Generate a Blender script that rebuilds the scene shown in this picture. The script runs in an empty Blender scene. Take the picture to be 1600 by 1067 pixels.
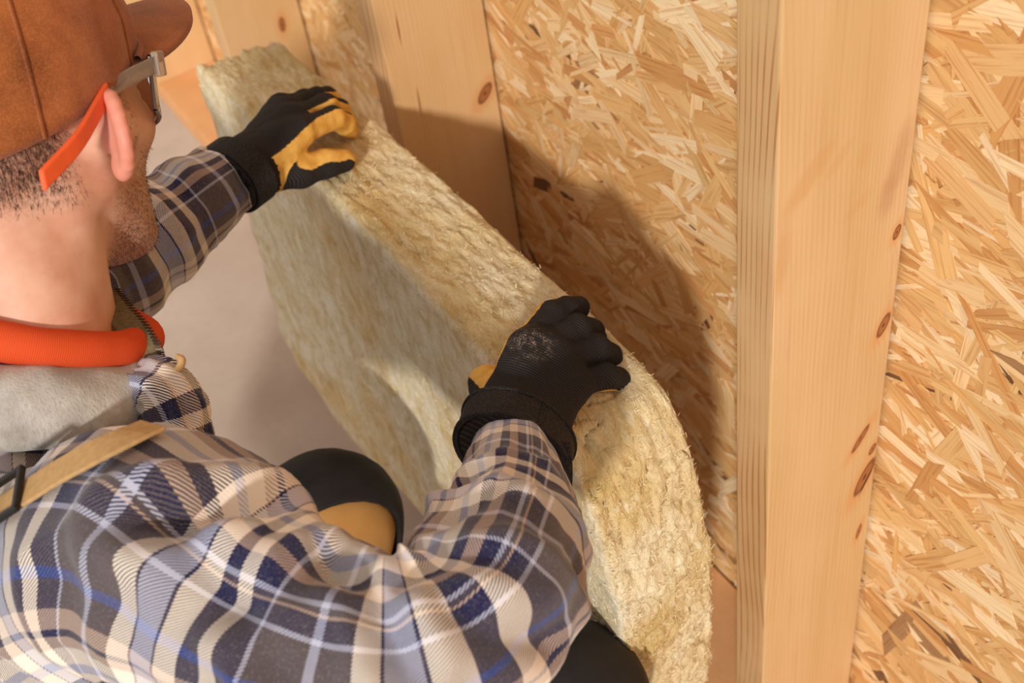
import bpy, math, random
import numpy as np
from mathutils import Vector, Matrix
from mathutils.bvhtree import BVHTree

random.seed(7)
rng = np.random.default_rng(7)
scene = bpy.context.scene
COL = scene.collection

# ------------------------------------------------------------------ camera, light, exposure
CAM = np.array([-0.646, 0.0, 1.522])
YAW, PITCH, ROLL, FPX = math.radians(26.31), math.radians(44.48), math.radians(-9.93), 1992.0
_f = np.array([math.sin(YAW) * math.cos(PITCH), math.cos(YAW) * math.cos(PITCH), -math.sin(PITCH)])
_r = np.array([math.cos(YAW), -math.sin(YAW), 0.0])
_u = np.cross(_r, _f)
_r, _u = math.cos(ROLL) * _r + math.sin(ROLL) * _u, -math.sin(ROLL) * _r + math.cos(ROLL) * _u


def P(px, py, d):
    """a point of the place: the direction of a pixel of the photograph at a distance d"""
    return CAM + d * (_f + (px - 800.0) / FPX * _r + (533.5 - py) / FPX * _u)


cd = bpy.data.cameras.new('camera')
cam = bpy.data.objects.new('camera', cd)
COL.objects.link(cam)
cd.sensor_width = 36.0
cd.lens = FPX / 1600.0 * 36.0
cd.clip_start = 0.02
m = Matrix.Identity(4)
for i in range(3):
    m[i][0], m[i][1], m[i][2], m[i][3] = _r[i], _u[i], -_f[i], CAM[i]
cam.matrix_world = m
cd.dof.use_dof = True
cd.dof.focus_distance = 1.03
cd.dof.aperture_fstop = 7.1
scene.camera = cam

world = bpy.data.worlds.new('world')
scene.world = world
world.use_nodes = True
bg = world.node_tree.nodes['Background']
bg.inputs['Color'].default_value = (1.0, 0.95, 0.90, 1)
bg.inputs['Strength'].default_value = 0.72

sl = bpy.data.lights.new('sun', 'SUN')
sl.energy = 2.6
sl.angle = math.radians(4)
sl.color = (1.0, 0.96, 0.90)
sun = bpy.data.objects.new('sun', sl)
COL.objects.link(sun)
sun.rotation_euler = Vector((1.0, 1.15, -0.72)).to_track_quat('-Z', 'Y').to_euler()
sun.location = (-3, -1.5, 3)

scene.view_settings.view_transform = 'Standard'
scene.view_settings.look = 'None'
scene.view_settings.exposure = 0.05
scene.view_settings.gamma = 1.0
scene.view_settings.use_curve_mapping = False


# ------------------------------------------------------------------ helpers
def lin(c):
    out = []
    for v in c:
        v /= 255.0
        out.append(v / 12.92 if v <= 0.04045 else ((v + 0.055) / 1.055) ** 2.4)
    return tuple(out) + (1.0,)


def hash3(ix, iy, iz, seed):
    n = (ix * 374761393 + iy * 668265263 + iz * 1274126177 + seed * 974711) & 0xFFFFFFFF
    n = ((n ^ (n >> 13)) * 1103515245) & 0xFFFFFFFF
    n = ((n ^ (n >> 16)) * 2246822519) & 0xFFFFFFFF
    return ((n ^ (n >> 15)) & 0xFFFFFF) / float(0xFFFFFF)


def vnoise(p, seed=0):
    p = np.asarray(p, dtype=np.float64)
    b = np.floor(p).astype(np.int64)
    t = p - b
    t = t * t * (3 - 2 * t)
    out = np.zeros(len(p))
    for dx in (0, 1):
        wx = t[:, 0] if dx else 1 - t[:, 0]
        for dy in (0, 1):
            wy = t[:, 1] if dy else 1 - t[:, 1]
            for dz in (0, 1):
                wz = t[:, 2] if dz else 1 - t[:, 2]
                out += wx * wy * wz * hash3(b[:, 0] + dx, b[:, 1] + dy, b[:, 2] + dz, seed)
    return out * 2 - 1


def fbm(p, seed=0, octs=3):
    o = np.zeros(len(p)); a = 1.0; s = 0.0
    for k in range(octs):
        o += a * vnoise(np.asarray(p) * (2 ** k) + 17.3 * k, seed + k); s += a; a *= 0.5
    return o / s


def link(name, me, mat=None, parent=None):
    o = bpy.data.objects.new(name, me)
    COL.objects.link(o)
    if mat is not None and me is not None:
        if not me.materials:
            me.materials.append(mat)
    if parent is not None:
        o.parent = parent
        o.matrix_parent_inverse = parent.matrix_world.inverted()
    return o


def mesh(name, v, f, mat=None, parent=None, smooth=True, uv=None, attrs=None, col=None):
    me = bpy.data.meshes.new(name)
    v = v.tolist() if hasattr(v, 'tolist') else v
    f = f.tolist() if hasattr(f, 'tolist') else f
    me.from_pydata(v, [], f)
    if smooth:
        me.polygons.foreach_set('use_smooth', [True] * len(me.polygons))
    if uv is not None:           # per-vertex uv (metres)
        li = np.empty(len(me.loops), dtype=np.int32)
        me.loops.foreach_get('vertex_index', li)
        lay = me.uv_layers.new(name='UVMap')
        lay.data.foreach_set('uv', np.asarray(uv, dtype=np.float32)[li].ravel())
    if attrs:
        for k, a in attrs.items():
            at = me.attributes.new(k, 'FLOAT', 'POINT')
            at.data.foreach_set('value', np.asarray(a, dtype=np.float32))
    if col is not None:
        ca = me.attributes.new('tint', 'FLOAT_COLOR', 'POINT')
        ca.data.foreach_set('color', np.asarray(col, dtype=np.float32).ravel())
    me.update()
    return link(name, me, mat, parent)


def empty(name, loc):
    o = bpy.data.objects.new(name, None)
    COL.objects.link(o)
    o.empty_display_size = 0.05
    o.location = loc
    bpy.context.view_layer.update()
    return o


def tag(o, label=None, cat=None, group=None, kind=None):
    if label: o['label'] = label
    if cat: o['category'] = cat
    if group: o['group'] = group
    if kind: o['kind'] = kind
    return o


def boxv(x0, x1, y0, y1, z0, z1):
    v = [(x, y, z) for x in (x0, x1) for y in (y0, y1) for z in (z0, z1)]
    f = [(0, 1, 3, 2), (4, 6, 7, 5), (0, 4, 5, 1), (2, 3, 7, 6), (0, 2, 6, 4), (1, 5, 7, 3)]
    return v, f


def bevel(o, w, seg=2):
    b = o.modifiers.new('bevel', 'BEVEL'); b.width = w; b.segments = seg; b.limit_method = 'ANGLE'
    return o


# ---- signed distance modelling
def grid(lo, hi, h):
    ax = [np.arange(lo[i], hi[i] + h, h, dtype=np.float32) for i in range(3)]
    G = np.meshgrid(*ax, indexing='ij')
    return np.stack(G, -1), ax


def sd_cap(p, a, b, r1, r2):
    a = np.asarray(a, np.float32); b = np.asarray(b, np.float32)
    ab = b - a
    h = np.clip(((p - a) @ ab) / max(float(ab @ ab), 1e-9), 0, 1)
    d = p - (a + h[..., None] * ab)
    return np.sqrt((d * d).sum(-1)) - (r1 + (r2 - r1) * h)


def sd_ell(p, c, R, axes=None):
    q = p - np.asarray(c, np.float32)
    if axes is not None:
        q = q @ np.asarray(axes, np.float32).T
    R = np.asarray(R, np.float32)
    k0 = np.sqrt(((q / R) ** 2).sum(-1)); k1 = np.sqrt(((q / R ** 2) ** 2).sum(-1)) + 1e-6
    return k0 * (k0 - 1) / k1


def smin(a, b, k):
    h = np.clip(0.5 + 0.5 * (b - a) / k, 0, 1)
    return b * (1 - h) + a * h - k * h * (1 - h)


def smax(a, b, k):
    return -smin(-a, -b, k)


def surface_nets(F, ax):
    nx, ny, nz = F.shape
    o = np.array([a[0] for a in ax]); h = ax[0][1] - ax[0][0]
    ins = F < 0
    cnt = np.zeros((nx - 1, ny - 1, nz - 1), np.int8)
    for dx in (0, 1):
        for dy in (0, 1):
            for dz in (0, 1):
                cnt += ins[dx:nx - 1 + dx, dy:ny - 1 + dy, dz:nz - 1 + dz]
    act = (cnt > 0) & (cnt < 8)
    idx = np.argwhere(act)
    idm = -np.ones(act.shape, np.int64); idm[act] = np.arange(len(idx))
    acc = np.zeros((len(idx), 3)); n = np.zeros(len(idx))
    cor = [(0, 0, 0), (1, 0, 0), (0, 1, 0), (1, 1, 0), (0, 0, 1), (1, 0, 1), (0, 1, 1), (1, 1, 1)]
    edges = [(0, 1), (2, 3), (4, 5), (6, 7), (0, 2), (1, 3), (4, 6), (5, 7), (0, 4), (1, 5), (2, 6), (3, 7)]
    val = [F[idx[:, 0] + c[0], idx[:, 1] + c[1], idx[:, 2] + c[2]] for c in cor]
    for a, b in edges:
        fa, fb = val[a], val[b]
        mk = (fa < 0) != (fb < 0)
        t = np.where(mk, fa / np.where(mk, fa - fb, 1), 0)
        pa = np.array(cor[a], float); pb = np.array(cor[b], float)
        acc += np.where(mk[:, None], pa + t[:, None] * (pb - pa), 0); n += mk
    V = o + h * (idx + acc / n[:, None])
    Q = []
    for axn in range(3):
        sl0 = [slice(1, -1)] * 3; sl1 = [slice(1, -1)] * 3
        sl0[axn] = slice(0, -1); sl1[axn] = slice(1, None)
        A = ins[tuple(sl0)]; B = ins[tuple(sl1)]
        e = np.argwhere(A != B)
        fl = A[A != B]
        off = np.ones(3, int); off[axn] = 0
        e = e + off
        b_, c_ = [(1, 2), (2, 0), (0, 1)][axn]
        def cell(db, dc):
            q = e.copy(); q[:, b_] -= db; q[:, c_] -= dc
            return idm[q[:, 0], q[:, 1], q[:, 2]]
        q = np.stack([cell(1, 1), cell(0, 1), cell(0, 0), cell(1, 0)], 1)
        q[~fl] = q[~fl][:, ::-1]
        Q.append(q)
    return V, np.concatenate(Q)


def vnormals(V, Q):
    N = np.zeros_like(V)
    n = np.cross(V[Q[:, 2]] - V[Q[:, 0]], V[Q[:, 3]] - V[Q[:, 1]])
    for k in range(Q.shape[1]):
        np.add.at(N, Q[:, k], n)
    return N / (np.linalg.norm(N, axis=1, keepdims=True) + 1e-12)


# ---- lofted tubes
def catmull(pts, n):
    pts = np.asarray(pts, float)
    q = np.vstack([2 * pts[0] - pts[1], pts, 2 * pts[-1] - pts[-2]])
    T = np.linspace(0, len(pts) - 1, n)
    i = np.minimum(T.astype(int), len(pts) - 2); t = (T - i)[:, None]
    a, b, c, d = q[i], q[i + 1], q[i + 2], q[i + 3]
    return 0.5 * ((2 * b) + (c - a) * t + (2 * a - 5 * b + 4 * c - d) * t ** 2 + (3 * b - a - 3 * c + d) * t ** 3)


def tube(path, rad, nr, n, ref=(0, 0, 1), flat=None, disp=None, closed=True, arc=(0, 2 * math.pi), cap=True):
    """path: control points, rad: radii at the control points; returns V,F,uv (uv in metres)"""
    C = catmull(path, nr)
    R = catmull(np.asarray(rad, float)[:, None] * np.ones((1, 3)), nr)[:, 0]
    T = np.gradient(C, axis=0); T /= np.linalg.norm(T, axis=1, keepdims=True)
    X = np.zeros_like(C)
    x = np.asarray(ref, float)
    for i in range(nr):
        x = x - T[i] * (x @ T[i]); x /= np.linalg.norm(x); X[i] = x
    Y = np.cross(T, X)
    S = np.concatenate([[0], np.cumsum(np.linalg.norm(np.diff(C, axis=0), axis=1))])
    full = abs(arc[1] - arc[0] - 2 * math.pi) < 1e-6
    A = np.linspace(arc[0], arc[1], n + 1)
    fx, fy = (1, 1) if flat is None else flat
    Rm = float(np.mean(R))
    Dm = fx * np.cos(A)[None, :, None] * X[:, None] + fy * np.sin(A)[None, :, None] * Y[:, None]
    rr = R[:, None] * np.ones((1, n + 1))
    SS = S[:, None] * np.ones((1, n + 1)); AA = A[None] * np.ones((nr, 1))
    V = C[:, None] + Dm * rr[..., None]
    if disp is not None:
        d = disp(SS.ravel(), AA.ravel(), V.reshape(-1, 3)).reshape(nr, n + 1)
        if full: d[:, -1] = d[:, 0]
        V = V + Dm * d[..., None]
    uv = np.stack([SS, AA * Rm], -1).reshape(-1, 2)
    V = V.reshape(-1, 3)
    i = np.arange(nr - 1)[:, None] * (n + 1); j = np.arange(n)[None]
    F = np.stack([i + j, i + j + 1, i + j + n + 2, i + j + n + 1], -1).reshape(-1, 4)
    return V, F, uv


def strip(center, side, w, th, up):
    """a flat band following points: centre list, across vectors, normals"""
    C = np.asarray(center, float); n = len(C); V = []; F = []
    for i in range(n):
        s = np.asarray(side[i], float); s = s / np.linalg.norm(s); nrm = np.asarray(up[i], float); nrm = nrm / np.linalg.norm(nrm)
        for a, b in ((-.5, 0), (.5, 0), (.5, 1), (-.5, 1)):
            V.append(C[i] + s * a * w + nrm * b * th)
    for i in range(n - 1):
        for k in range(4):
            F.append((i * 4 + k, i * 4 + (k + 1) % 4, i * 4 + 4 + (k + 1) % 4, i * 4 + 4 + k))
    F.append((3, 2, 1, 0)); F.append(tuple(4 * (n - 1) + k for k in range(4)))
    return np.array(V), F


def ribbons(base, direc, length, width, curl, seed=0, seg=3):
    """many thin bent strands as ribbons; base, direc (n,3)"""
    r = np.random.default_rng(seed); n = len(base)
    side = np.cross(direc, r.normal(size=(n, 3))); side /= np.linalg.norm(side, axis=1, keepdims=True) + 1e-9
    bend = np.cross(direc, side)
    V = np.zeros((n, seg + 1, 2, 3))
    for k in range(seg + 1):
        t = k / seg
        c = base + direc * (length * t)[:, None] + bend * (curl * length * t * t)[:, None]
        w = (width * (1 - 0.6 * t))[:, None]
        V[:, k, 0] = c - side * w; V[:, k, 1] = c + side * w
    q = np.array([[2 * k, 2 * k + 1, 2 * k + 3, 2 * k + 2] for k in range(seg)])
    F = (np.arange(n)[:, None, None] * (2 * seg + 2) + q[None]).reshape(-1, 4)
    return V.reshape(-1, 3), F


# ---- materials
class NT:
    def __init__(self, name, rough=0.7, spec=0.3):
        self.m = bpy.data.materials.new(name); self.m.use_nodes = True
        self.t = self.m.node_tree; self.b = self.t.nodes['Principled BSDF']
        self.b.inputs['Roughness'].default_value = rough
        self.b.inputs['Specular IOR Level'].default_value = spec

    def n(self, ty, **kw):
        nd = self.t.nodes.new(ty)
        for k, v in kw.items(): setattr(nd, k, v)
        return nd

    def l(self, a, b): self.t.links.new(a, b)

    def set(self, sock, v):
        if hasattr(v, 'links') or isinstance(v, bpy.types.NodeSocket): self.l(v, sock)
        else: sock.default_value = v

    def math(self, op, a, b=0.0, c=None, clamp=False):
        nd = self.n('ShaderNodeMath', operation=op); nd.use_clamp = clamp
        self.set(nd.inputs[0], a); self.set(nd.inputs[1], b)
        if c is not None: self.set(nd.inputs[2], c)
        return nd.outputs[0]

    def mix(self, f, a, b, blend='MIX'):
        nd = self.n('ShaderNodeMix', data_type='RGBA', blend_type=blend)
        self.set(nd.inputs[0], f); self.set(nd.inputs[6], a); self.set(nd.inputs[7], b)
        return nd.outputs[2]

    def noise(self, vec, scale, detail=3, rough=0.55, dist=0.0):
        nd = self.n('ShaderNodeTexNoise')
        if vec is not None: self.l(vec, nd.inputs['Vector'])
        nd.inputs['Scale'].default_value = scale; nd.inputs['Detail'].default_value = detail
        nd.inputs['Roughness'].default_value = rough; nd.inputs['Distortion'].default_value = dist
        return nd.outputs['Fac']

    def coord(self, which='Object', scale=(1, 1, 1), loc=(0, 0, 0), rot=(0, 0, 0)):
        tc = self.n('ShaderNodeTexCoord'); mp = self.n('ShaderNodeMapping')
        mp.inputs['Scale'].default_value = scale; mp.inputs['Location'].default_value = loc; mp.inputs['Rotation'].default_value = rot
        self.l(tc.outputs[which], mp.inputs['Vector'])
        return mp.outputs[0]

    def ramp(self, f, stops, interp='LINEAR'):
        nd = self.n('ShaderNodeValToRGB'); cr = nd.color_ramp; cr.interpolation = interp
        while len(cr.elements) < len(stops): cr.elements.new(0.5)
        for e, (p, c) in zip(cr.elements, sorted(stops, key=lambda s: s[0])):
            e.position = p; e.color = c
        self.l(f, nd.inputs[0])
        return nd.outputs[0]

    def sstep(self, v, a, b):
        nd = self.n('ShaderNodeMapRange', interpolation_type='SMOOTHSTEP')
        self.set(nd.inputs[0], v); nd.inputs[1].default_value = a; nd.inputs[2].default_value = b
        return nd.outputs[0]

    def attr(self, name, out='Fac'):
        nd = self.n('ShaderNodeAttribute', attribute_name=name)
        return nd.outputs[out]

    def bump(self, h, strength=0.3, dist=0.001):
        nd = self.n('ShaderNodeBump'); nd.inputs['Strength'].default_value = strength; nd.inputs['Distance'].default_value = dist
        self.l(h, nd.inputs['Height']); self.l(nd.outputs[0], self.b.inputs['Normal'])

    def color(self, c): self.set(self.b.inputs['Base Color'], c)


def plain(name, rgb, rough=0.6, spec=0.3, metal=0.0, var=0.12, scale=60, bump=0.15):
    t = NT(name, rough, spec)
    c = lin(rgb); n = t.noise(t.coord(), scale, 3)
    t.color(t.mix(t.sstep(n, 0.3, 0.7), tuple(x * (1 - var) for x in c[:3]) + (1,), tuple(min(1, x * (1 + var)) for x in c[:3]) + (1,)))
    t.b.inputs['Metallic'].default_value = metal
    t.bump(n, bump, 0.0008)
    return t.m


def wood_mat(name, base, dark, knots, stains=(), seed=0.0, face='wide'):
    t = NT(name, 0.55, 0.3)
    co = t.coord('Object', loc=(seed, seed * 0.7, seed * 1.3))
    raw = t.coord('Object')
    # warp towards knots
    sep = t.n('ShaderNodeSeparateXYZ'); t.l(raw, sep.inputs[0])
    kmask = None; ring = None
    for (kx, ky, kz, rx, rz, ang) in knots:
        mp = t.n('ShaderNodeMapping', vector_type='TEXTURE')
        mp.inputs['Location'].default_value = (kx, ky, kz); mp.inputs['Rotation'].default_value = (0, ang, 0)
        mp.inputs['Scale'].default_value = (rx, 0.03, rz)
        t.l(raw, mp.inputs[0])
        ln = t.n('ShaderNodeVectorMath', operation='LENGTH'); t.l(mp.outputs[0], ln.inputs[0])
        k = ln.outputs['Value']
        kmask = k if kmask is None else t.math('MINIMUM', kmask, k)
    # growth-ring lines
    wob = t.noise(t.coord('Object', scale=(6, 6, 1.6), loc=(seed, seed, seed)), 1.0, 2)
    w2 = t.math('MULTIPLY', wob, 0.05)
    if kmask is not None:
        infl = t.math('DIVIDE', 0.010, t.math('ADD', t.math('MULTIPLY', kmask, kmask), 0.6))
        w2 = t.math('ADD', w2, infl)
    xx = t.math('ADD', t.math('ADD', sep.outputs['X'], t.math('MULTIPLY', sep.outputs['Y'], 0.55)), w2)
    s = t.math('SINE', t.math('MULTIPLY', xx, 1150.0))
    s2 = t.math('SINE', t.math('MULTIPLY', t.math('ADD', sep.outputs['Y'], t.math('MULTIPLY', w2, 1.4)), 760.0))
    geo = t.n('ShaderNodeNewGeometry'); sn = t.n('ShaderNodeSeparateXYZ'); t.l(geo.outputs['Normal'], sn.inputs[0])
    narrow = t.sstep(t.math('ABSOLUTE', sn.outputs['X']), 0.6, 0.8)
    line = t.math('ADD', t.math('MULTIPLY', t.math('SUBTRACT', 1.0, narrow), t.math('MULTIPLY', t.sstep(s, -0.2, 1.0), 0.20)),
                  t.math('MULTIPLY', narrow, t.math('ADD', t.math('MULTIPLY', t.sstep(s2, 0.5, 1.0), 1.0), 0.18)))
    fine = t.noise(t.coord('Object', scale=(260, 260, 6)), 1.0, 3)
    broad = t.noise(t.coord('Object', scale=(14, 14, 2.2), loc=(seed * 3, 0, seed)), 1.0, 3)
    c = t.mix(t.sstep(broad, 0.3, 0.72), lin(base), lin((base[0] + 10, base[1] + 10, base[2] + 14)))
    c = t.mix(t.math('MULTIPLY', line, t.sstep(t.noise(co, 9, 2), 0.25, 0.7)), c, lin(dark))
    c = t.mix(t.math('MULTIPLY', t.sstep(fine, 0.5, 0.8), 0.22), c, lin(dark))
    if kmask is not None:
        c = t.mix(t.math('MULTIPLY', t.sstep(kmask, 2.6, 0.9), 0.5), c, lin((205, 135, 75)))
        c = t.mix(t.math('MULTIPLY', t.sstep(kmask, 1.1, 0.85), 0.9), c, lin((112, 62, 32)))
        c = t.mix(t.math('MULTIPLY', t.sstep(kmask, 0.85, 0.55), 0.9), c, lin((164, 102, 58)))
        c = t.mix(t.sstep(kmask, 0.25, 0.1), c, lin((80, 42, 22)))
    for (kx, ky, kz, rx, rz, ang, amt, scol) in stains:
        mp = t.n('ShaderNodeMapping', vector_type='TEXTURE')
        mp.inputs['Location'].default_value = (kx, ky, kz); mp.inputs['Rotation'].default_value = (0, ang, 0)
        mp.inputs['Scale'].default_value = (rx, 0.05, rz)
        t.l(raw, mp.inputs[0])
        ln = t.n('ShaderNodeVectorMath', operation='LENGTH'); t.l(mp.outputs[0], ln.inputs[0])
        e = t.math('ADD', ln.outputs['Value'], t.math('MULTIPLY', t.math('SUBTRACT', t.noise(co, 45, 3), 0.5), 0.9))
        c = t.mix(t.math('MULTIPLY', t.sstep(e, 1.3, 0.4), amt), c, lin(scol), 'MULTIPLY' if scol[0] > 200 else 'MIX')
    t.color(c)
    t.bump(t.math('ADD', fine, t.math('MULTIPLY', line, -0.5)), 0.18, 0.0006)
    return t.m


def osb_base():
    t = NT('osb_base', 0.7, 0.25)
    n = t.noise(t.coord('Object', scale=(40, 14, 40)), 1.0, 5)
    t.color(t.ramp(n, [(0.3, lin((176, 124, 70))), (0.55, lin((212, 166, 108))), (0.75, lin((230, 192, 140)))]))
    t.bump(n, 0.4, 0.002)
    return t.m


def strand_mat(obj_random):
    t = NT('osb_strand_single' if obj_random else 'osb_strand', 0.62, 0.3)
    uvn = t.n('ShaderNodeUVMap'); mp = t.n('ShaderNodeMapping'); mp.inputs['Scale'].default_value = (12, 330, 1)
    t.l(uvn.outputs[0], mp.inputs[0])
    g = t.noise(mp.outputs[0], 1.0, 3, 0.6)
    mp2 = t.n('ShaderNodeMapping'); mp2.inputs['Scale'].default_value = (25, 90, 1); t.l(uvn.outputs[0], mp2.inputs[0])
    g2 = t.noise(mp2.outputs[0], 1.0, 3)
    if obj_random:
        oi = t.n('ShaderNodeObjectInfo')
        base = t.ramp(oi.outputs['Random'], [(0.0, lin((222, 180, 124))), (0.2, lin((232, 198, 148))), (0.4, lin((212, 164, 104))), (0.55, lin((238, 212, 168))),
                                             (0.72, lin((220, 178, 120))), (0.88, lin((202, 150, 92))), (0.955, lin((222, 182, 130))), (0.975, lin((164, 126, 86)))], 'CONSTANT')
    else:
        base = t.attr('tint', 'Color')
    c = t.mix(t.math('MULTIPLY', t.sstep(g, 0.46, 0.68), 0.5), base, t.mix(1.0, base, lin((196, 140, 92)), 'MULTIPLY'))
    c = t.mix(t.math('MULTIPLY', t.sstep(g2, 0.55, 0.75), 0.25), c, t.mix(1.0, c, lin((214, 160, 110)), 'MULTIPLY'))
    t.color(c); t.bump(g, 0.25, 0.0006)
    return t.m


def rockwool_mat(fibre=False):
    t = NT('rockwool_fibre' if fibre else 'rockwool', 0.95, 0.08)
    a = t.noise(t.coord('Object', scale=(1.2, 0.7, 1.0)), 10, 4)
    b = t.noise(t.coord('Object', scale=(1.5, 0.45, 0.7)), 75, 5, 0.7, 0.9)
    c = t.ramp(a, [(0.3, lin((206, 176, 116))), (0.5, lin((222, 200, 154))), (0.7, lin((234, 220, 188)))])
    c = t.mix(t.math('MULTIPLY', t.sstep(b, 0.52, 0.72), 0.62), c, lin((156, 122, 74)))
    c = t.mix(t.math('MULTIPLY', t.sstep(b, 0.47, 0.28), 0.6), c, lin((246, 238, 214)))
    if fibre:
        c = t.mix(0.35, c, lin((242, 232, 202)))
    else:
        # the wide faces are smoother and greyer than the sawn edges
        fc = t.attr('facing')
        d = t.noise(t.coord('Object', scale=(1, 1.3, 0.7), rot=(.5, 0, 0)), 34, 5, 0.65, 0.8)
        e = t.noise(t.coord('Object'), 5, 4, .6)
        pale = t.ramp(d, [(0.28, lin((194, 168, 122))), (0.45, lin((218, 202, 166))), (0.6, lin((232, 222, 200))), (0.75, lin((242, 238, 226)))])
        pale = t.mix(t.math('MULTIPLY', t.sstep(e, 0.48, 0.66), 0.55), pale, t.mix(1.0, pale, lin((240, 208, 140)), 'MULTIPLY'))
        c = t.mix(t.math('MULTIPLY', fc, 0.85), c, pale)
        h = t.math('ADD', t.noise(t.coord('Object', scale=(1.2, .5, .8)), 260, 4, .75, .5), t.math('MULTIPLY', b, 1.2))
        t.bump(h, 0.85, 0.003)
    t.color(c)
    return t.m


GREY, CREAM, NAVY, LBLUE, ROYAL, TAN = (84, 74, 76), (236, 222, 206), (34, 34, 68), (178, 180, 200), (66, 84, 148), (186, 160, 142)


def plaid_mat(name, su=1.0, off=(0, 0)):
    t = NT(name, 0.95, 0.1)
    seq_w = [(CREAM, 11), (NAVY, 1.5), (LBLUE, 12), (NAVY, 1.5), (CREAM, 11), (NAVY, 9), (CREAM, 8), (NAVY, 11), (LBLUE, 2), (GREY, 22), (LBLUE, 4), (GREY, 15)]
    seq_h = [(CREAM, 9), (LBLUE, 5), (CREAM, 9), (NAVY, 8), (TAN, 8), (NAVY, 9), (LBLUE, 2.5), (GREY, 24), (ROYAL, 5), (GREY, 12), (TAN, 8), (NAVY, 3), (TAN, 6)]
    uvn = t.n('ShaderNodeUVMap'); sp = t.n('ShaderNodeSeparateXYZ'); t.l(uvn.outputs[0], sp.inputs[0])
    cols = []
    for k, (sock, seq) in enumerate((('X', seq_w), ('Y', seq_h))):
        tot = sum(s[1] for s in seq)
        fr = t.math('FRACT', t.math('ADD', t.math('MULTIPLY', sp.outputs[sock], su * 1000.0 / tot), off[k]))
        pos = 0.0; st = []
        for c, w in seq:
            st.append((pos / tot, lin(c))); pos += w
        cols.append(t.ramp(fr, st, 'CONSTANT'))
    tw = t.math('FRACT', t.math('MULTIPLY', t.math('ADD', sp.outputs['X'], sp.outputs['Y']), 500.0))
    tri = t.math('ABSOLUTE', t.math('SUBTRACT', tw, 0.5))
    f = t.sstep(tri, 0.17, 0.33)
    c = t.mix(f, cols[0], cols[1])
    fz = t.noise(t.coord('Object'), 900, 2)
    c = t.mix(t.math('MULTIPLY', t.sstep(fz, 0.5, 0.8), 0.18), c, lin((225, 210, 196)))
    t.color(c)
    t.b.inputs['Sheen Weight'].default_value = 0.25
    t.bump(t.math('ADD', f, fz), 0.25, 0.0006)
    return t.m


def glove_mat(name, dust=None):
    t = NT(name, 0.85, 0.2)
    rib = t.math('SINE', t.math('MULTIPLY', t.attr('rib'), 6.28318 / 0.0024))
    n = t.noise(t.coord('Object'), 500, 3)
    black = t.mix(t.math('MULTIPLY', t.sstep(rib, -0.6, 0.9), 0.8), lin((30, 26, 26)), lin((56, 50, 48)))
    black = t.mix(t.math('MULTIPLY', t.sstep(n, 0.6, 0.8), 0.4), black, lin((86, 76, 70)))
    if dust is not None:
        mp = t.n('ShaderNodeMapping', vector_type='TEXTURE'); mp.inputs['Location'].default_value = dust; mp.inputs['Scale'].default_value = (0.03, 0.03, 0.03)
        t.l(t.coord('Object'), mp.inputs[0])
        ln = t.n('ShaderNodeVectorMath', operation='LENGTH'); t.l(mp.outputs[0], ln.inputs[0])
        sp_ = t.noise(t.coord('Object'), 1100, 2, 0.7)
        mk = t.math('MULTIPLY', t.sstep(ln.outputs['Value'], 1.0, 0.2), t.math('MULTIPLY', t.sstep(sp_, 0.52, 0.66), t.sstep(t.noise(t.coord('Object'), 130, 3), .42, .62)))
        black = t.mix(t.math('MULTIPLY', mk, 0.9), black, lin((196, 170, 150)))
    ln_ = t.noise(t.coord('Object'), 70, 4)
    yel = t.ramp(ln_, [(0.3, lin((206, 150, 62))), (0.7, lin((238, 190, 100)))])
    e = t.math('ADD', t.attr('leather'), t.math('MULTIPLY', t.math('SUBTRACT', t.noise(t.coord('Object'), 60, 2), 0.5), 0.15))
    f = t.sstep(e, -0.04, 0.04)
    t.color(t.mix(f, black, yel))
    t.bump(t.math('ADD', t.math('MULTIPLY', rib, t.math('SUBTRACT', 1.0, f)), n), 0.35, 0.0006)
    return t.m


def skin_mat():
    t = NT('skin', 0.5, 0.35)
    n = t.noise(t.coord('Object'), 30, 4); n2 = t.noise(t.coord('Object'), 400, 3)
    c = t.ramp(n, [(0.3, lin((204, 144, 116))), (0.55, lin((218, 166, 140))), (0.75, lin((226, 178, 154)))])
    c = t.mix(t.math('MULTIPLY', t.attr('blush'), 0.6), c, lin((224, 132, 116)))
    c = t.mix(t.math('MULTIPLY', t.attr('stubble'), t.math('ADD', 0.25, t.math('MULTIPLY', t.sstep(n2, 0.45, 0.6), 0.4))), c, lin((96, 62, 44)))
    t.color(c)
    t.b.inputs['Subsurface Weight'].default_value = 0.12
    t.b.inputs['Subsurface Radius'].default_value = (0.01, 0.004, 0.002)
    t.b.inputs['Subsurface Scale'].default_value = 0.5
    t.bump(n2, 0.12, 0.0005)
    return t.m


def suede_mat():
    t = NT('cap_suede', 0.92, 0.12)
    n = t.noise(t.coord('Object'), 18, 5, 0.6); n2 = t.noise(t.coord('Object'), 700, 2)
    c = t.ramp(n, [(0.25, lin((110, 58, 26))), (0.5, lin((150, 84, 42))), (0.75, lin((178, 104, 56)))])
    c = t.mix(t.math('MULTIPLY', t.sstep(n2, 0.4, 0.7), 0.25), c, lin((206, 130, 76)))
    t.color(c); t.bump(n2, 0.3, 0.0006)
    t.b.inputs['Sheen Weight'].default_value = 0.2
    return t.m


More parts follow.
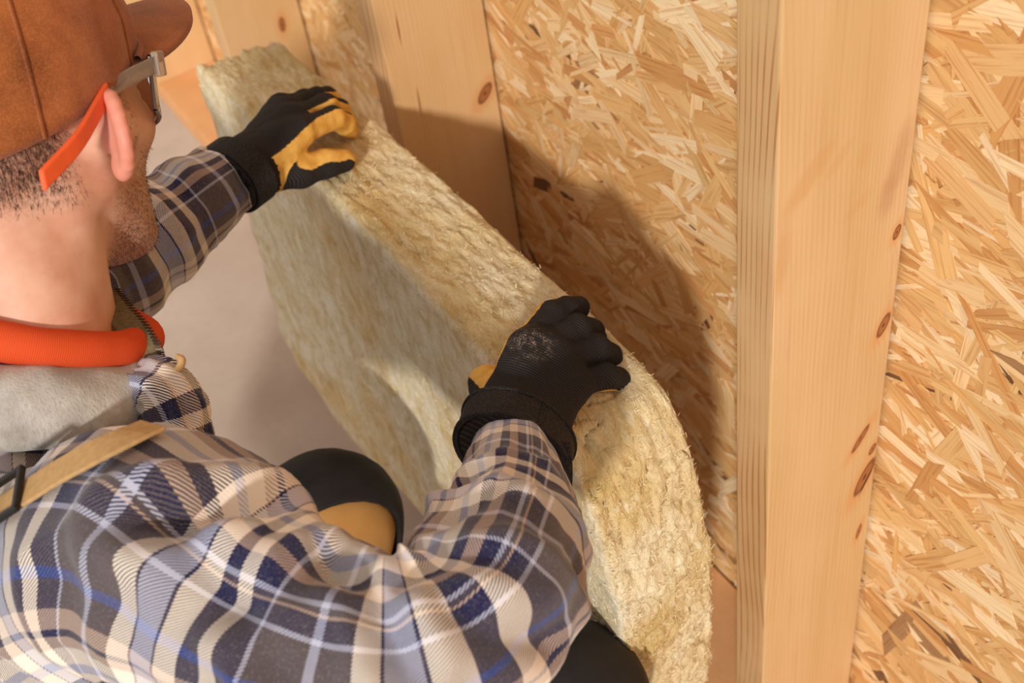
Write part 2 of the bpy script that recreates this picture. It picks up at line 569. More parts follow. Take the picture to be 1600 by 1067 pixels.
def fleece_mat():
    t = NT('hood_fleece', 0.98, 0.05)
    n = t.noise(t.coord('Object'), 40, 5, 0.6); n2 = t.noise(t.coord('Object', scale=(1, 1, .4)), 500, 3, 0.7)
    c = t.ramp(n, [(0.3, lin((160, 152, 144))), (0.6, lin((192, 186, 178))), (0.8, lin((208, 202, 196)))])
    c = t.mix(t.math('MULTIPLY', t.sstep(n2, 0.5, 0.75), 0.4), c, lin((130, 118, 108)))
    t.color(c); t.bump(n2, 0.6, 0.002)
    t.b.inputs['Sheen Weight'].default_value = 0.3
    return t.m


def rib_mat(name, rgb, freq):
    t = NT(name, 0.85, 0.15)
    uvn = t.n('ShaderNodeUVMap'); sp = t.n('ShaderNodeSeparateXYZ'); t.l(uvn.outputs[0], sp.inputs[0])
    s = t.math('SINE', t.math('MULTIPLY', sp.outputs['X'], freq))
    c = lin(rgb)
    t.color(t.mix(t.sstep(s, -1, 1), tuple(x * 0.8 for x in c[:3]) + (1,), c))
    t.bump(s, 0.25, 0.0006)
    return t.m


# ------------------------------------------------------------------ the setting
def concrete():
    t = NT('concrete', 0.8, 0.25)
    a = t.noise(t.coord(), 3, 5); b = t.noise(t.coord(), 60, 4)
    c = t.ramp(a, [(0.3, lin((176, 158, 144))), (0.7, lin((204, 188, 174)))])
    c = t.mix(t.math('MULTIPLY', t.sstep(b, 0.45, 0.8), 0.2), c, lin((160, 142, 128)))
    t.color(c); t.bump(b, 0.1, 0.001)
    return t.m


v, f = boxv(-4, 0.06, -3, 6, -0.1, 0.0)
tag(mesh('floor', v, f, concrete(), smooth=False), kind='structure')
v, f = boxv(0.0, 0.015, -2.0, 5.0, 0.0, 2.45)
wall = tag(mesh('wall_right', v, f, osb_base(), smooth=False), kind='structure')

# pressed strands of the board: each a thin ragged chip
PAL = [((220, 180, 122), 5), ((230, 196, 146), 5), ((214, 168, 108), 4), ((238, 212, 170), 3), ((218, 174, 116), 4), ((204, 152, 94), 2.5), ((196, 144, 90), .8), ((160, 120, 80), 0.22), ((118, 86, 58), 0.15)]
pw = np.array([p[1] for p in PAL]); pw = pw / pw.sum(); pc = np.array([lin(p[0]) for p in PAL])


def chip_shape(L, Wd, r):
    """outline of a chip, long axis x, ragged ends"""
    sk = r.uniform(-0.5, 0.5) * Wd
    up = [(-L / 2 + r.uniform(0, .12) * L + sk, Wd / 2), (-L * .1, Wd / 2 * r.uniform(.85, 1.1)), (L / 2 - r.uniform(0, .12) * L + sk, Wd / 2 * r.uniform(.6, 1))]
    dn = [(L / 2 - sk, -Wd / 2 * r.uniform(.4, 1)), (L * .1, -Wd / 2 * r.uniform(.85, 1.1)), (-L / 2 - sk, -Wd / 2)]
    return up + dn


sV, sF, sU, sC = [], [], [], []
N_S = 17000
for k in range(N_S):
    y = random.uniform(0.0, 2.75); z = random.uniform(0.02, 1.35)
    q = random.random()
    if q < 0.62: L, Wd = random.uniform(.03, .09), random.uniform(.004, .012)
    elif q < 0.94: L, Wd = random.uniform(.06, .14), random.uniform(.010, .024)
    else: L, Wd = random.uniform(.006, .016), random.uniform(.0012, .003)
    ang = random.gauss(0, 0.5) if random.random() < .85 else random.uniform(-1.57, 1.57)
    hgt = random.uniform(0.0002, 0.0013)
    tx = random.gauss(0, 0.005); ty = random.gauss(0, 0.012)
    ca, sa = math.cos(ang), math.sin(ang)
    o = chip_shape(L, Wd, random); n0 = len(sV)
    ci = rng.choice(len(PAL), p=pw)
    if q >= 0.94: ci = rng.choice([5, 6, 7, 8])
    c = pc[ci] * random.uniform(.9, 1.08); c[3] = 1
    ru, rv = random.uniform(0, 50), random.uniform(0, 50)
    for lay in (0, 1):
        for (a, b) in o:
            x = -(hgt + tx * a + ty * b) - 0.0004 if lay == 0 else 0.002
            sV.append((x, y + a * ca - b * sa, z + a * sa + b * ca)); sU.append((ru + a, rv + b)); sC.append(c)
    sF.append(tuple(n0 + i for i in range(6)))
    for i in range(6):
        sF.append((n0 + i, n0 + 6 + i, n0 + 6 + (i + 1) % 6, n0 + (i + 1) % 6))
sm = strand_mat(False)
so = mesh('pressed_strands', sV, sF, sm, wall, smooth=False, uv=sU, col=sC)
tag(so, kind='stuff')
smo = strand_mat(True)
chips = []
for k in range(14):
    L, Wd = random.uniform(.07, .15), random.uniform(.010, .026)
    o = chip_shape(L, Wd, random)
    vv = [(-0.0006, a, b) for a, b in o] + [(0.0030, a, b) for a, b in o]
    ff = [tuple(range(6))] + [(i, 6 + i, 6 + (i + 1) % 6, (i + 1) % 6) for i in range(6)]
    me = bpy.data.meshes.new('wood_strand'); me.from_pydata(vv, [], ff)
    lay = me.uv_layers.new(name='UVMap'); ru, rv = random.uniform(0, 50), random.uniform(0, 50)
    for lp in me.loops:
        lay.data[lp.index].uv = (ru + vv[lp.vertex_index][1], rv + vv[lp.vertex_index][2])
    me.materials.append(smo); chips.append(me)
for k in range(300):
    if k < 130: y, z = random.uniform(.66, 1.25), random.uniform(.35, 1.1)
    elif k < 250: y, z = random.uniform(.12, .56), random.uniform(.1, 1.15)
    else: y, z = random.uniform(1.25, 1.9), random.uniform(.3, 1.0)
    o = bpy.data.objects.new('wood_strand', chips[k % 14]); COL.objects.link(o); o.parent = wall
    o.location = (-random.uniform(.0003, .0012), y, z)
    o.rotation_euler = (random.gauss(0, .5), 0, random.gauss(0, .008))

# studs and sole plate
WB, WD = (202, 165, 115), (172, 118, 68)


def stud(y, label, mat, base=0.045):
    v, f = boxv(-.145, -.0045, y, y + .045, base, 2.4)
    o = mesh('wall_stud', v, f, mat, smooth=False)
    bevel(o, .002)
    return tag(o, label, 'stud', 'wall studs of the timber frame')


K1 = [(-.0125, .545, .814, .004, .008, .3), (-.016, .545, .709, .006, .014, .4), (-.030, .545, .566, .0045, .018, .6), (-.0115, .545, .537, .004, .008, .4),
      (-.0185, .545, .499, .008, .026, .45), (-.018, .545, .409, .003, .012, .2)]
ST1 = [(-.114, .545, .923, .011, .040, .75, .5, (200, 150, 96)), (-.084, .545, .925, .006, .018, .75, .4, (200, 150, 96)), (-.059, .545, .915, .008, .014, .1, .35, (200, 150, 96)), (-.061, .545, .868, .007, .018, .9, .35, (200, 150, 96)),
       (-.020, .545, .890, .011, .040, .2, .45, (176, 128, 92)), (-.028, .545, .858, .010, .022, .1, .4, (180, 132, 96)), (-.138, .545, .855, .008, .040, .1, .4, (196, 144, 92)),
       (-.016, .545, .490, .0016, .018, .45, .9, (50, 26, 16))]
stud(.545, 'nearest pine stud with a row of dark knots, in front of the insulation end', wood_mat('pine_near', WB, WD, K1, ST1, 0.0))
K2 = [(-.022, 1.216, .62, .008, .016, .7), (-.095, 1.216, 1.35, .006, .01, 0)]
ST2 = [(-.120, 1.216, .756, .0012, .022, .03, .9, (130, 76, 40)), (-.113, 1.216, .650, .0012, .022, .03, .9, (130, 76, 40))]
stud(1.216, 'pine stud between the two gloved hands, half in shadow', wood_mat('pine_mid', (206, 167, 117), (184, 133, 82), K2, ST2, 1.7))
K3 = [(-.042, 1.874, .44, .006, .014, .1)]
stud(1.874, 'blurred pine stud beyond the far glove and insulation end', wood_mat('pine_far', (204, 166, 116), (182, 132, 82), K3, (), 3.1))
stud(2.532, 'farthest pine stud, beside the cap brim', wood_mat('pine_end', (210, 172, 122), (190, 140, 88), [(-.07, 2.532, .7, .006, .01, 0)], (), 4.4))
v, f = boxv(-.145, -.0045, -1.9, 4.9, 0.0, .045)
o = bevel(mesh('sole_plate', v, f, wood_mat('pine_plate', (220, 166, 112), (190, 126, 72), [(-.05, 1.4, .045, .01, .01, 0)], (), 5.0), smooth=False), .002)
tag(o, 'pine sole plate lying on the concrete floor under the studs', 'plate')

# ------------------------------------------------------------------ insulation batt
BX0, BX1 = -.322, -.208


def box_grid(nx, ny, nz):
    V = []; F = []
    def face(fn, a, b):
        o = len(V)
        for i in range(a + 1):
            for j in range(b + 1): V.append(fn(i / a, j / b))
        for i in range(a):
            for j in range(b):
                F.append((o + i * (b + 1) + j, o + (i + 1) * (b + 1) + j, o + (i + 1) * (b + 1) + j + 1, o + i * (b + 1) + j + 1))
    face(lambda s, t: (0, 1 - s, t), ny, nz); face(lambda s, t: (1, s, t), ny, nz)
    face(lambda s, t: (s, 0, t), nx, nz); face(lambda s, t: (1 - s, 1, t), nx, nz)
    face(lambda s, t: (s, t, 1), nx, ny); face(lambda s, t: (s, 1 - t, 0), nx, ny)
    V = np.array(V); F = np.array(F)
    key = np.round(V * 100000).astype(np.int64)
    _, first, inv = np.unique(key, axis=0, return_index=True, return_inverse=True)
    return V[first], inv.ravel()[F]


bV, bF = box_grid(52, 360, 240)
dim = np.array([BX1 - BX0, .87, .55])
q = bV * dim
rr = np.array([.011, .011, .011])
inn = np.clip(q, rr, dim - rr); dd = q - inn
ln = np.linalg.norm(dd, axis=1, keepdims=True)
nin = np.where(ln > 1e-9, dd / np.maximum(ln, 1e-9), 0)
q = inn + nin * .011
nb = nin.copy()
s = q / dim


def batt_warp(s):
    zt = .72 + .012 * np.exp(-((s[:, 1] - .12) / .15) ** 2) - .016 * s[:, 0]
    yy = .53 + s[:, 1] * .87
    zb = np.interp(yy, [.5, .7, .97, 1.13, 1.28, 1.36, 1.40], [.17, .19, .205, .16, .175, .21, .27])
    z = zb + s[:, 2] * (zt - zb)
    yn = np.interp(z, [.15, .3, .46, .56, .62, .66, .69, .71, .735], [.555, .54, .53, .532, .545, .557, .574, .59, .605]) + .012 * s[:, 0]
    yf = 1.395 + .012 * np.sin(z * 9) - .02 * np.clip((z - .68) / .05, 0, 1)
    y = yn + s[:, 1] * (yf - yn)
    x = BX0 + s[:, 0] * (BX1 - BX0) + .010 * np.sin((y - .6) * 4.2) - .006 * np.clip((.4 - z) / .2, 0, 1)
    return np.stack([x, y, z], 1)


bP = batt_warp(s)
facing = np.clip((np.abs(nb[:, 0]) - .55) / .3, 0, 1)
rough_side = 1 - .72 * facing
st = bP * np.array([1, .55, 1])
dv = .0050 * fbm(st * 22, 3, 3) * (.5 + rough_side * .5)
dv += .0045 * rough_side * fbm(bP * np.array([120, 42, 50]), 11, 3)
rg = 1 - np.abs(fbm(bP * np.array([90, 30, 38]) + 5, 21, 3))
dv += .0040 * rough_side * (rg - .8) * 1.6
cre = np.abs(fbm(bP * np.array([18, 60, 40]) + 9, 41, 2))
near = np.clip((.70 - bP[:, 1]) / .12, 0, 1) * rough_side
dv -= .008 * near * np.clip(1 - cre / .06, 0, 1)
bP = bP + nb * dv[:, None]
batt = mesh('insulation_batt', bP, bF, rockwool_mat(), None, attrs={'facing': facing})
tag(batt, 'thick yellowish mineral wool insulation batt held upright by both gloved hands', 'insulation')
# fibres teased out of the surface
wgt = (.14 + rough_side * 1.0)
wgt *= np.where(bP[:, 0] > BX1 - .004, .35, 1)
wgt *= np.where(bP[:, 1] < .8, 1.25, 1)
ii = rng.choice(len(bP), 70000, p=wgt / wgt.sum())
base = bP[ii] + rng.normal(0, .0012, (70000, 3))
tang = rng.normal(size=(70000, 3)) * np.array([.7, 1.4, 1.1]); nn = nb[ii]
tang -= nn * (tang * nn).sum(1, keepdims=True); tang /= np.linalg.norm(tang, axis=1, keepdims=True) + 1e-9
dr = tang + nn * rng.uniform(.0, .35, (70000, 1)); dr /= np.linalg.norm(dr, axis=1, keepdims=True)
fv, ff = ribbons(base - nn * .0008, dr, rng.uniform(.002, .0062, 70000), rng.uniform(.0002, .00048, 70000), rng.uniform(-.5, .5, 70000), 5)
fo = mesh('loose_fibres', fv, ff, rockwool_mat(True), batt, smooth=True)
tag(fo, kind='stuff')

# ------------------------------------------------------------------ the worker
person = empty('person', (-.70, .84, 0.0))
tag(person, 'worker in plaid flannel shirt, brown cap and black gloves, crouching and gripping the insulation', 'person')

HC = np.array([-.578, .885, 1.016])


def head_frame(y, p, ro):
    F = np.array([math.cos(y) * math.cos(p), math.sin(y) * math.cos(p), -math.sin(p)])
    L = np.cross([0, 0, 1], F); L /= np.linalg.norm(L); U = np.cross(F, L)
    return np.stack([F, math.cos(ro) * L + math.sin(ro) * U, -math.sin(ro) * L + math.cos(ro) * U])


HF = head_frame(math.radians(37), math.radians(23), math.radians(-6))


def hw(p): return HC + np.asarray(p, float) @ HF


# head, neck and upper chest: one surface
G, ax = grid((-.15, -.15, -.27), (.135, .15, .15), .0023)
D = sd_ell(G, (-.004, 0, .045), (.099, .077, .088))
D = smin(D, sd_ell(G, (.045, 0, -.035), (.052, .058, .085)), .03)
for sgn in (-1, 1):
    D = smin(D, sd_cap(G, (.0, sgn * .058, -.035), (.07, sgn * .026, -.098), .020, .020), .022)
    D = smin(D, sd_cap(G, (.03, sgn * .062, -.005), (.075, sgn * .042, -.012), .014, .016), .025)
    D = smin(D, sd_ell(G, (.088, sgn * .032, .028), (.014, .026, .010)), .012)
    D = smax(D, -sd_ell(G, (.106, sgn * .032, .008), (.020, .017, .012)), .012)
    D = smin(D, sd_ell(G, (.084, sgn * .032, .008), (.012, .014, .010)), .004)
D = smin(D, sd_cap(G, (.068, 0, -.10), (.082, 0, -.10), .022, .018), .02)
D = smin(D, sd_cap(G, (.094, 0, .02), (.116, 0, -.022), .007, .012), .012)
D = smin(D, sd_ell(G, (.096, 0, -.062), (.010, .024, .007)), .006)
D = smin(D, sd_ell(G, (.095, 0, -.073), (.010, .021, .007)), .005)
D = smin(D, sd_cap(G, (-.030, 0, -.03), (-.036, 0, -.20), .057, .061), .03)
for sgn in (-1, 1):
    D = smin(D, sd_cap(G, (-.03, sgn * .055, -.04), (.012, sgn * .02, -.18), .013, .012), .02)
    D = smin(D, sd_cap(G, (-.05, sgn * .02, -.09), (-.06, sgn * .05, -.24), .030, .03), .03)
D = smin(D, sd_ell(G, (-.04, 0, -.27), (.07, .10, .05)), .03)
# ears
for sgn in (-1, 1):
    w = 0.92
    axx = np.array([[-math.cos(w), sgn * math.sin(w), 0], [0, 0, 1.0], [math.sin(w), sgn * math.cos(w), 0]])
    axx[0] = np.array([-math.cos(w), sgn * math.sin(w), .18]); axx[0] /= np.linalg.norm(axx[0])
    axx[2] = np.array([math.sin(w), sgn * math.cos(w), 0]); axx[1] = np.cross(axx[2], axx[0])
    if axx[1][2] < 0: axx[1] = -axx[1]
    ec = np.array([-.004, sgn * .086, .0])
    D = smin(D, sd_cap(G, (.0, sgn * .070, -.004), ec, .016, .010), .008)
    D = smin(D, sd_ell(G, ec + axx[0] * .008, (.016, .022, .0045), axx), .007)
    pts = []
    for a in np.linspace(-2.2, 2.35, 13):
        pts.append(ec + axx[0] * (.006 + .0185 * math.cos(a)) + axx[1] * (  .0265 * math.sin(a) - .001) + axx[2] * .002)
    for a, b in zip(pts[:-1], pts[1:]):
        D = smin(D, sd_cap(G, a, b, .0043, .0043), .004)
    D = smin(D, sd_ell(G, ec - axx[1] * .026 + axx[0] * .002, (.009, .010, .0055), axx), .006)
    D = smin(D, sd_ell(G, ec - axx[0] * .012 - axx[1] * .002, (.005, .008, .006), axx), .005)
D = smax(D, -(G[..., 2] + .262), .004)
hV, hQ = surface_nets(D, ax)
x_, y_, z_ = hV[:, 0], hV[:, 1], hV[:, 2]
sst = lambda v, a, b: np.clip((v - a) / (b - a), 0, 1) ** 2 * (3 - 2 * np.clip((v - a) / (b - a), 0, 1))
stub = sst(x_ + .25 * z_, -.022, .012) * sst(z_, -.012, -.05) * sst(z_, -.135, -.115)
stub = np.maximum(stub, sst(x_, .006, .016) * sst(x_, .045, .03) * sst(z_, .03, .02) * sst(z_, -.08, -.04) * (np.abs(y_) < .075) * .9)
nape = sst(x_, -.02, -.045) * sst(z_, -.058, -.02)
stub = np.maximum(stub, nape * .9) * (np.abs(y_) < .084)
earm = np.clip((np.abs(y_) - .080) / .006, 0, 1) * (np.abs(z_) < .05)
body = mesh('body', HC + hV @ HF, hQ, skin_mat(), person, attrs={'stubble': stub, 'blush': earm})
hN = vnormals(hV, hQ)


def hair(name, mask, n, length, width, lean, mat, seed):
    idx = rng.choice(len(hV), n, p=mask / mask.sum())
    nn_ = hN[idx]
    d = nn_ * rng.uniform(.25, .7, (n, 1)) + np.asarray(lean) + rng.normal(0, .22, (n, 3))
    d /= np.linalg.norm(d, axis=1, keepdims=True)
    v_, f_ = ribbons(hV[idx] - nn_ * .0006 + rng.normal(0, .0006, (n, 3)), d, rng.uniform(*length, n), np.full(n, width), rng.uniform(-.3, .3, n), seed)
    o_ = mesh(name, HC + v_ @ HF, f_, mat, person)
    return tag(o_, kind='stuff')


hairm = plain('dark_hair', (52, 36, 28), .6, .3, var=.3, scale=300)
nm = sst(x_, -.020, -.05) * sst(z_, -.050, -.015) * (z_ < .03) * (np.abs(y_) < .078)
hair('hair', nm + 1e-12, 11000, (.003, .007), .00016, (-.15, 0, -1.0), hairm, 3)
sb = sst(x_, .010, .018) * sst(x_, .040, .028) * (z_ < .04) * (z_ > -.03) * (np.abs(y_) < .078) * (np.abs(y_) > .05)
bm_ = sst(x_ + .25 * z_, -.018, .012) * sst(z_, -.015, -.055) * sst(z_, -.135, -.118) * (np.abs(y_) < .08)
hair('beard', bm_ + sb * 1.2 + 1e-12, 6500, (.0015, .004), .00015, (.2, 0, -.8), plain('beard_hair', (84, 56, 40), .6, .3, var=.3, scale=300), 4)

# cap: crown, sweatband, seams, brim
sued = suede_mat()
cap = empty('cap', hw((0, 0, .03))); cap.parent = person; cap.matrix_parent_inverse = person.matrix_world.inverted()
bpy.context.view_layer.update()


def cap_edge(a):      # lower rim height round the head, a=0 forward
    return .050 - .060 * (1 - math.cos(a)) / 2 + .004 * math.sin(a) ** 2


CR = lambda a: (.110 * math.cos(a) - .005, .087 * math.sin(a))
cv, cf = [], []
NA, NZ = 96, 34
for j in range(NZ + 1):
    t = j / NZ
    for i in range(NA):
        a = 2 * math.pi * i / NA
        ex, ey = CR(a); z0 = cap_edge(a); top = .150
        ph = t * math.pi / 2
        prof = max(0.0, math.cos(ph)) ** .62
        zz = z0 + (top - z0) * math.sin(ph) ** .92
        # six panels with sunken seams
        pnl = abs(math.sin(3 * (a + .0)))
        kx = 1 + .012 * min(1, pnl * 2.2) + .010 * math.sin(t * 3.1)
        cv.append(((ex + .005) * prof * kx - .005 - .006 * t, ey * prof * kx, zz))
for j in range(NZ):
    for i in range(NA):
        cf.append((j * NA + i, j * NA + (i + 1) % NA, (j + 1) * NA + (i + 1) % NA, (j + 1) * NA + i))
cv = np.array(cv)
cn = cv / np.linalg.norm(cv, axis=1, keepdims=True)
fd = .0055 * fbm(cv * np.array([24, 24, 14]), 61, 2) + .0018 * fbm(cv * 70, 67, 2)
cv = cv + cn * fd[:, None]
crown = mesh('crown', HC + cv @ HF, cf, sued, cap)
sm_ = crown.modifiers.new('thick', 'SOLIDIFY'); sm_.thickness = .002; sm_.offset = -1
for k in range(3):     # raised stitched seams over the crown
    a0 = k * math.pi / 3
    pts = []
    for j in list(range(0, NZ, 2)):
        for side in (0,):
            i = int(round((a0 / (2 * math.pi)) * NA)) % NA
            pts.append(cv[j * NA + i] * 1.004)
    for j in list(range(NZ, -1, -2)):
        i = int(round(((a0 + math.pi) / (2 * math.pi)) * NA)) % NA
        pts.append(cv[j * NA + i] * 1.004)
    v_, f_, _ = tube(pts, [.0016] * len(pts), 60, 6, ref=(.3, .8, .2))
    mesh('seam', HC + v_ @ HF, f_, sued, cap)
# front seam where the crown meets the brim
pts = [np.array([*CR(a), cap_edge(a) + .004]) * np.array([1.02, 1.02, 1]) for a in np.linspace(-1.05, 1.05, 13)]
v_, f_, _ = tube(pts, [.003] * len(pts), 40, 8)
mesh('brim_seam', HC + v_ @ HF, f_, sued, cap)
bv, bf = [], []
NB, NR = 40, 14
for lay in (0, 1):
    for i in range(NB + 1):
        a = -1.22 + 2.44 * i / NB
        ex, ey = CR(a)
        for j in range(NR + 1):
            t = j / NR
            reach = .100 * max(0.0, math.cos(a * 1.28)) ** .36
            x = ex * .985 + t * reach; y = ey * .985 * (1 - .06 * t)
            z = cap_edge(a) + .004 + .020 * t - .010 * t * t - 2.0 * y * y * (.3 + .7 * t) + .008 * (1 - abs(y) / .09)
            bv.append((x, y, z - lay * .0045))
n1 = (NB + 1) * (NR + 1)
for i in range(NB):
    for j in range(NR):
        a = i * (NR + 1) + j
        bf.append((a, a + NR + 1, a + NR + 2, a + 1)); bf.append((n1 + a + 1, n1 + a + NR + 2, n1 + a + NR + 1, n1 + a))
for i in range(NB):
    a = i * (NR + 1) + NR; bf.append((a, a + NR + 1, n1 + a + NR + 1, n1 + a))
    a = i * (NR + 1); bf.append((a + NR + 1, a, n1 + a, n1 + a + NR + 1))
for j in range(NR):
    a = j; bf.append((a, a + 1, n1 + a + 1, n1 + a)); a = NB * (NR + 1) + j; bf.append((a + 1, a, n1 + a, n1 + a + 1))
brim = mesh('brim', HC + np.array(bv) @ HF, bf, sued, cap)

# safety glasses: orange tips, clear temples, wrap lens
gl = empty('safety_glasses', hw((.09, 0, .02)))
tag(gl, 'safety glasses with bright orange temple tips, worn over the right ear under the cap', 'glasses')
orange = plain('orange_rubber', (238, 96, 48), .45, .4, var=.05, bump=.03)
t = NT('clear_plastic', .15, .5)
t.color(lin((216, 206, 196))); t.b.inputs['Transmission Weight'].default_value = .75; t.b.inputs['IOR'].default_value = 1.35
clear = t.m
t = NT('lens_plastic', .05, .5)
t.color(lin((236, 232, 228))); t.b.inputs['Transmission Weight'].default_value = .95; t.b.inputs['IOR'].default_value = 1.2
lensm = t.m
for sgn in (-1, 1):
    pts = [(-.094, sgn * .094, -.012), (-.055, sgn * .0955, .0045), (-.025, sgn * .0900, .018), (.0, sgn * .0835, .0285)]
    C_ = catmull(pts, 14)
    V_, F_ = strip([hw(c) for c in C_], [HF[2]] * 14, .0140, .0045, [HF[1] * sgn] * 14)
    o = bevel(mesh('temple_tip', V_, F_, orange, gl, smooth=False), .0018, 3)
    pts = [(-.003, sgn * .0835, .0285), (.03, sgn * .0825, .033), (.068, sgn * .079, .0355)]
    C_ = catmull(pts, 12)
    V_, F_ = strip([hw(c) for c in C_], [HF[2]] * 12, .0125, .0028, [HF[1] * sgn] * 12)
    bevel(mesh('temple', V_, F_, clear, gl, smooth=False), .0010, 2)
    v_, f_ = strip([hw((.064, sgn * .079, .036)), hw((.076, sgn * .077, .035))], [HF[2]] * 2, .019, .006, [HF[1] * sgn] * 2)
    bevel(mesh('hinge', v_, f_, clear, gl, smooth=False), .0015, 2)
# lens: curved sheet with thickness and a grey rim
LA = np.linspace(-1.2, 1.2, 41)
lv, lf = [], []
for lay in (0, 1):
    for a in LA:
        for j in range(9):
            tt = j / 8
            rad_ = .080 + (.002 if lay else 0)
            low = .012 - .036 * math.cos(a * 1.1) + (.016 if abs(a) < .12 else 0)
            z = .042 * (1 - tt) + low * tt
            lv.append((.038 + rad_ * .92 * math.cos(a) - .004 * tt, (rad_ + .003) * math.sin(a), z))
n1 = len(LA) * 9
for i in range(len(LA) - 1):
    for j in range(8):
        a = i * 9 + j
        lf.append((a, a + 1, a + 10, a + 9)); lf.append((n1 + a, n1 + a + 9, n1 + a + 10, n1 + a + 1))
    a = i * 9; lf.append((a, a + 9, n1 + a + 9, n1 + a)); a = i * 9 + 8; lf.append((a + 9, a, n1 + a, n1 + a + 9))
for j in range(8):
    a = j; lf.append((a + 1, a, n1 + a, n1 + a + 1)); a = (len(LA) - 1) * 9 + j; lf.append((a, a + 1, n1 + a + 1, n1 + a))
lens = mesh('lens', HC + np.array(lv) @ HF, lf, lensm, gl)
rim = [np.array(lv[i * 9 + 8]) for i in range(0, 41, 2)]
rimt = [np.array(lv[i * 9]) for i in range(0, 41, 2)]
greyr = plain('grey_rim', (120, 108, 112), .35, .5, var=.05)
side_l = [np.array(lv[j]) for j in range(9)]; side_r = [np.array(lv[40 * 9 + j]) for j in range(9)]
for pts in (rim, rimt, side_l, side_r):
    v_, f_, _ = tube(pts, [.0016] * len(pts), 50, 6, ref=(.1, .2, 1))
    mesh('lens_rim', HC + v_ @ HF, f_, greyr, gl)

# ------------------------------------------------------------------ clothing
NB_ = np.array([-.632, .845, .885])          # neck base


def wrinkle(seed, amp, fs, fa, bend=None):
    def fn(S, A, V):
        p = np.stack([S * fs, np.cos(A) * fa, np.sin(A) * fa], 1)
        d = amp * fbm(p, seed, 3) + amp * .9 * (0.5 - np.abs(fbm(p * np.array([1.5, .8, .8]) + 7, seed + 5, 2))) * 1.6
        if bend:
            for (s0, w_, a0, am, fr) in bend:
                g = np.exp(-((S - s0) / w_) ** 2) * np.clip(.45 + .55 * np.cos(A - a0), 0, 1)
                ph = fr * (S - s0) + 2.2 * vnoise(np.stack([A * .9, S * 8, A * 0], 1), seed + 9)
                d += am * g * np.sin(ph)
        return d
    return fn


plaid_s = plaid_mat('plaid_sleeve', .86, (.1, .35))
plaid_t = plaid_mat('plaid_torso', .86, (.55, .1))
# torso
spine = np.array([(-.82, .84, .36), (-.815, .84, .50), (-.79, .842, .64), (-.745, .843, .75), (-.70, .845, .82), (-.665, .845, .865), (-.642, .845, .89)])
RX = np.array([.165, .175, .20, .215, .190, .115, .075]); RY = np.array([.125, .13, .135, .13, .115, .10, .08])
nr, na = 110, 120
Cc = catmull(spine, nr); rx = catmull(np.stack([RX, RY, RY], 1), nr); T = np.gradient(Cc, axis=0); T /= np.linalg.norm(T, axis=1, keepdims=True)
lat = np.array([0, 1.0, 0]); fwd = np.cross(lat, T); fwd /= np.linalg.norm(fwd, axis=1, keepdims=True)
A = np.linspace(0, 2 * math.pi, na + 1)
sup = lambda c: np.sign(c) * np.abs(c) ** .85
Vt = Cc[:, None] + rx[:, 0][:, None, None] * sup(np.cos(A))[None, :, None] * lat + rx[:, 1][:, None, None] * sup(np.sin(A))[None, :, None] * fwd[:, None]
S = np.concatenate([[0], np.cumsum(np.linalg.norm(np.diff(Cc, axis=0), axis=1))])
uvt = np.stack([np.broadcast_to(A[None] * .17, (nr, na + 1)), np.broadcast_to(S[:, None], (nr, na + 1))], -1).reshape(-1, 2)
dirn = (Vt - Cc[:, None]); dirn /= np.linalg.norm(dirn, axis=-1, keepdims=True)
w_ = .010 * fbm(Vt.reshape(-1, 3) * np.array([9, 9, 14]), 31, 3).reshape(nr, na + 1); w_[:, -1] = w_[:, 0]
Vt = (Vt + dirn * w_[..., None]).reshape(-1, 3)
i = np.arange(nr - 1)[:, None] * (na + 1); j = np.arange(na)[None]
Ft = np.stack([i + j, i + j + 1, i + j + na + 2, i + j + na + 1], -1).reshape(-1, 4)
shirt = mesh('shirt', Vt, Ft, plaid_t, person, uv=uvt)

# right sleeve (near) with a puffed shoulder
pathR = [P(60, 945, .97), P(160, 892, .90), P(262, 872, .845), P(420, 978, .795), P(590, 1038, .775), P(722, 1000, .785), P(778, 885, .845), P(798, 795, .915), P(800, 692, 1.005)]
radR = [.080, .085, .080, .067, .062, .058, .053, .043, .031]
foldsR = [([P(215, 838, .78), P(265, 822, .77), P(340, 792, .775), P(420, 806, .80)], .020, .012), ([P(265, 822, .77), P(330, 900, .745), P(430, 1010, .73)], .010, .012),
          ([P(640, 915, .74), P(720, 900, .76), P(800, 930, .775)], .012, .010), ([P(690, 830, .80), P(780, 800, .83), P(880, 830, .86)], .006, .008), ([P(520, 860, .76), P(600, 960, .73), P(640, 1050, .71)], .010, .010),
          ([P(655, 905, .76), P(760, 870, .79), P(885, 905, .81)], .009, .009), ([P(700, 960, .735), P(790, 990, .73), P(870, 1000, .76)], .008, .010), ([P(720, 765, .87), P(800, 750, .88), P(870, 770, .90)], .006, .008),
          ([P(300, 960, .745), P(420, 930, .735), P(500, 880, .75)], .008, .011), ([P(120, 960, .84), P(200, 880, .81), P(230, 830, .79)], .012, .012)]


def fold_field(V, folds):
    d = np.zeros(len(V))
    for pts, dep, wd in folds:
        dm = np.full(len(V), 1e9)
        C_ = catmull(pts, 24)
        for c in C_: dm = np.minimum(dm, ((V - c) ** 2).sum(1))
        dm = np.sqrt(dm)
        d += -dep * np.exp(-(dm / wd) ** 2) + .45 * dep * np.exp(-((dm - 2.1 * wd) / (wd * 1.0)) ** 2)
    return d


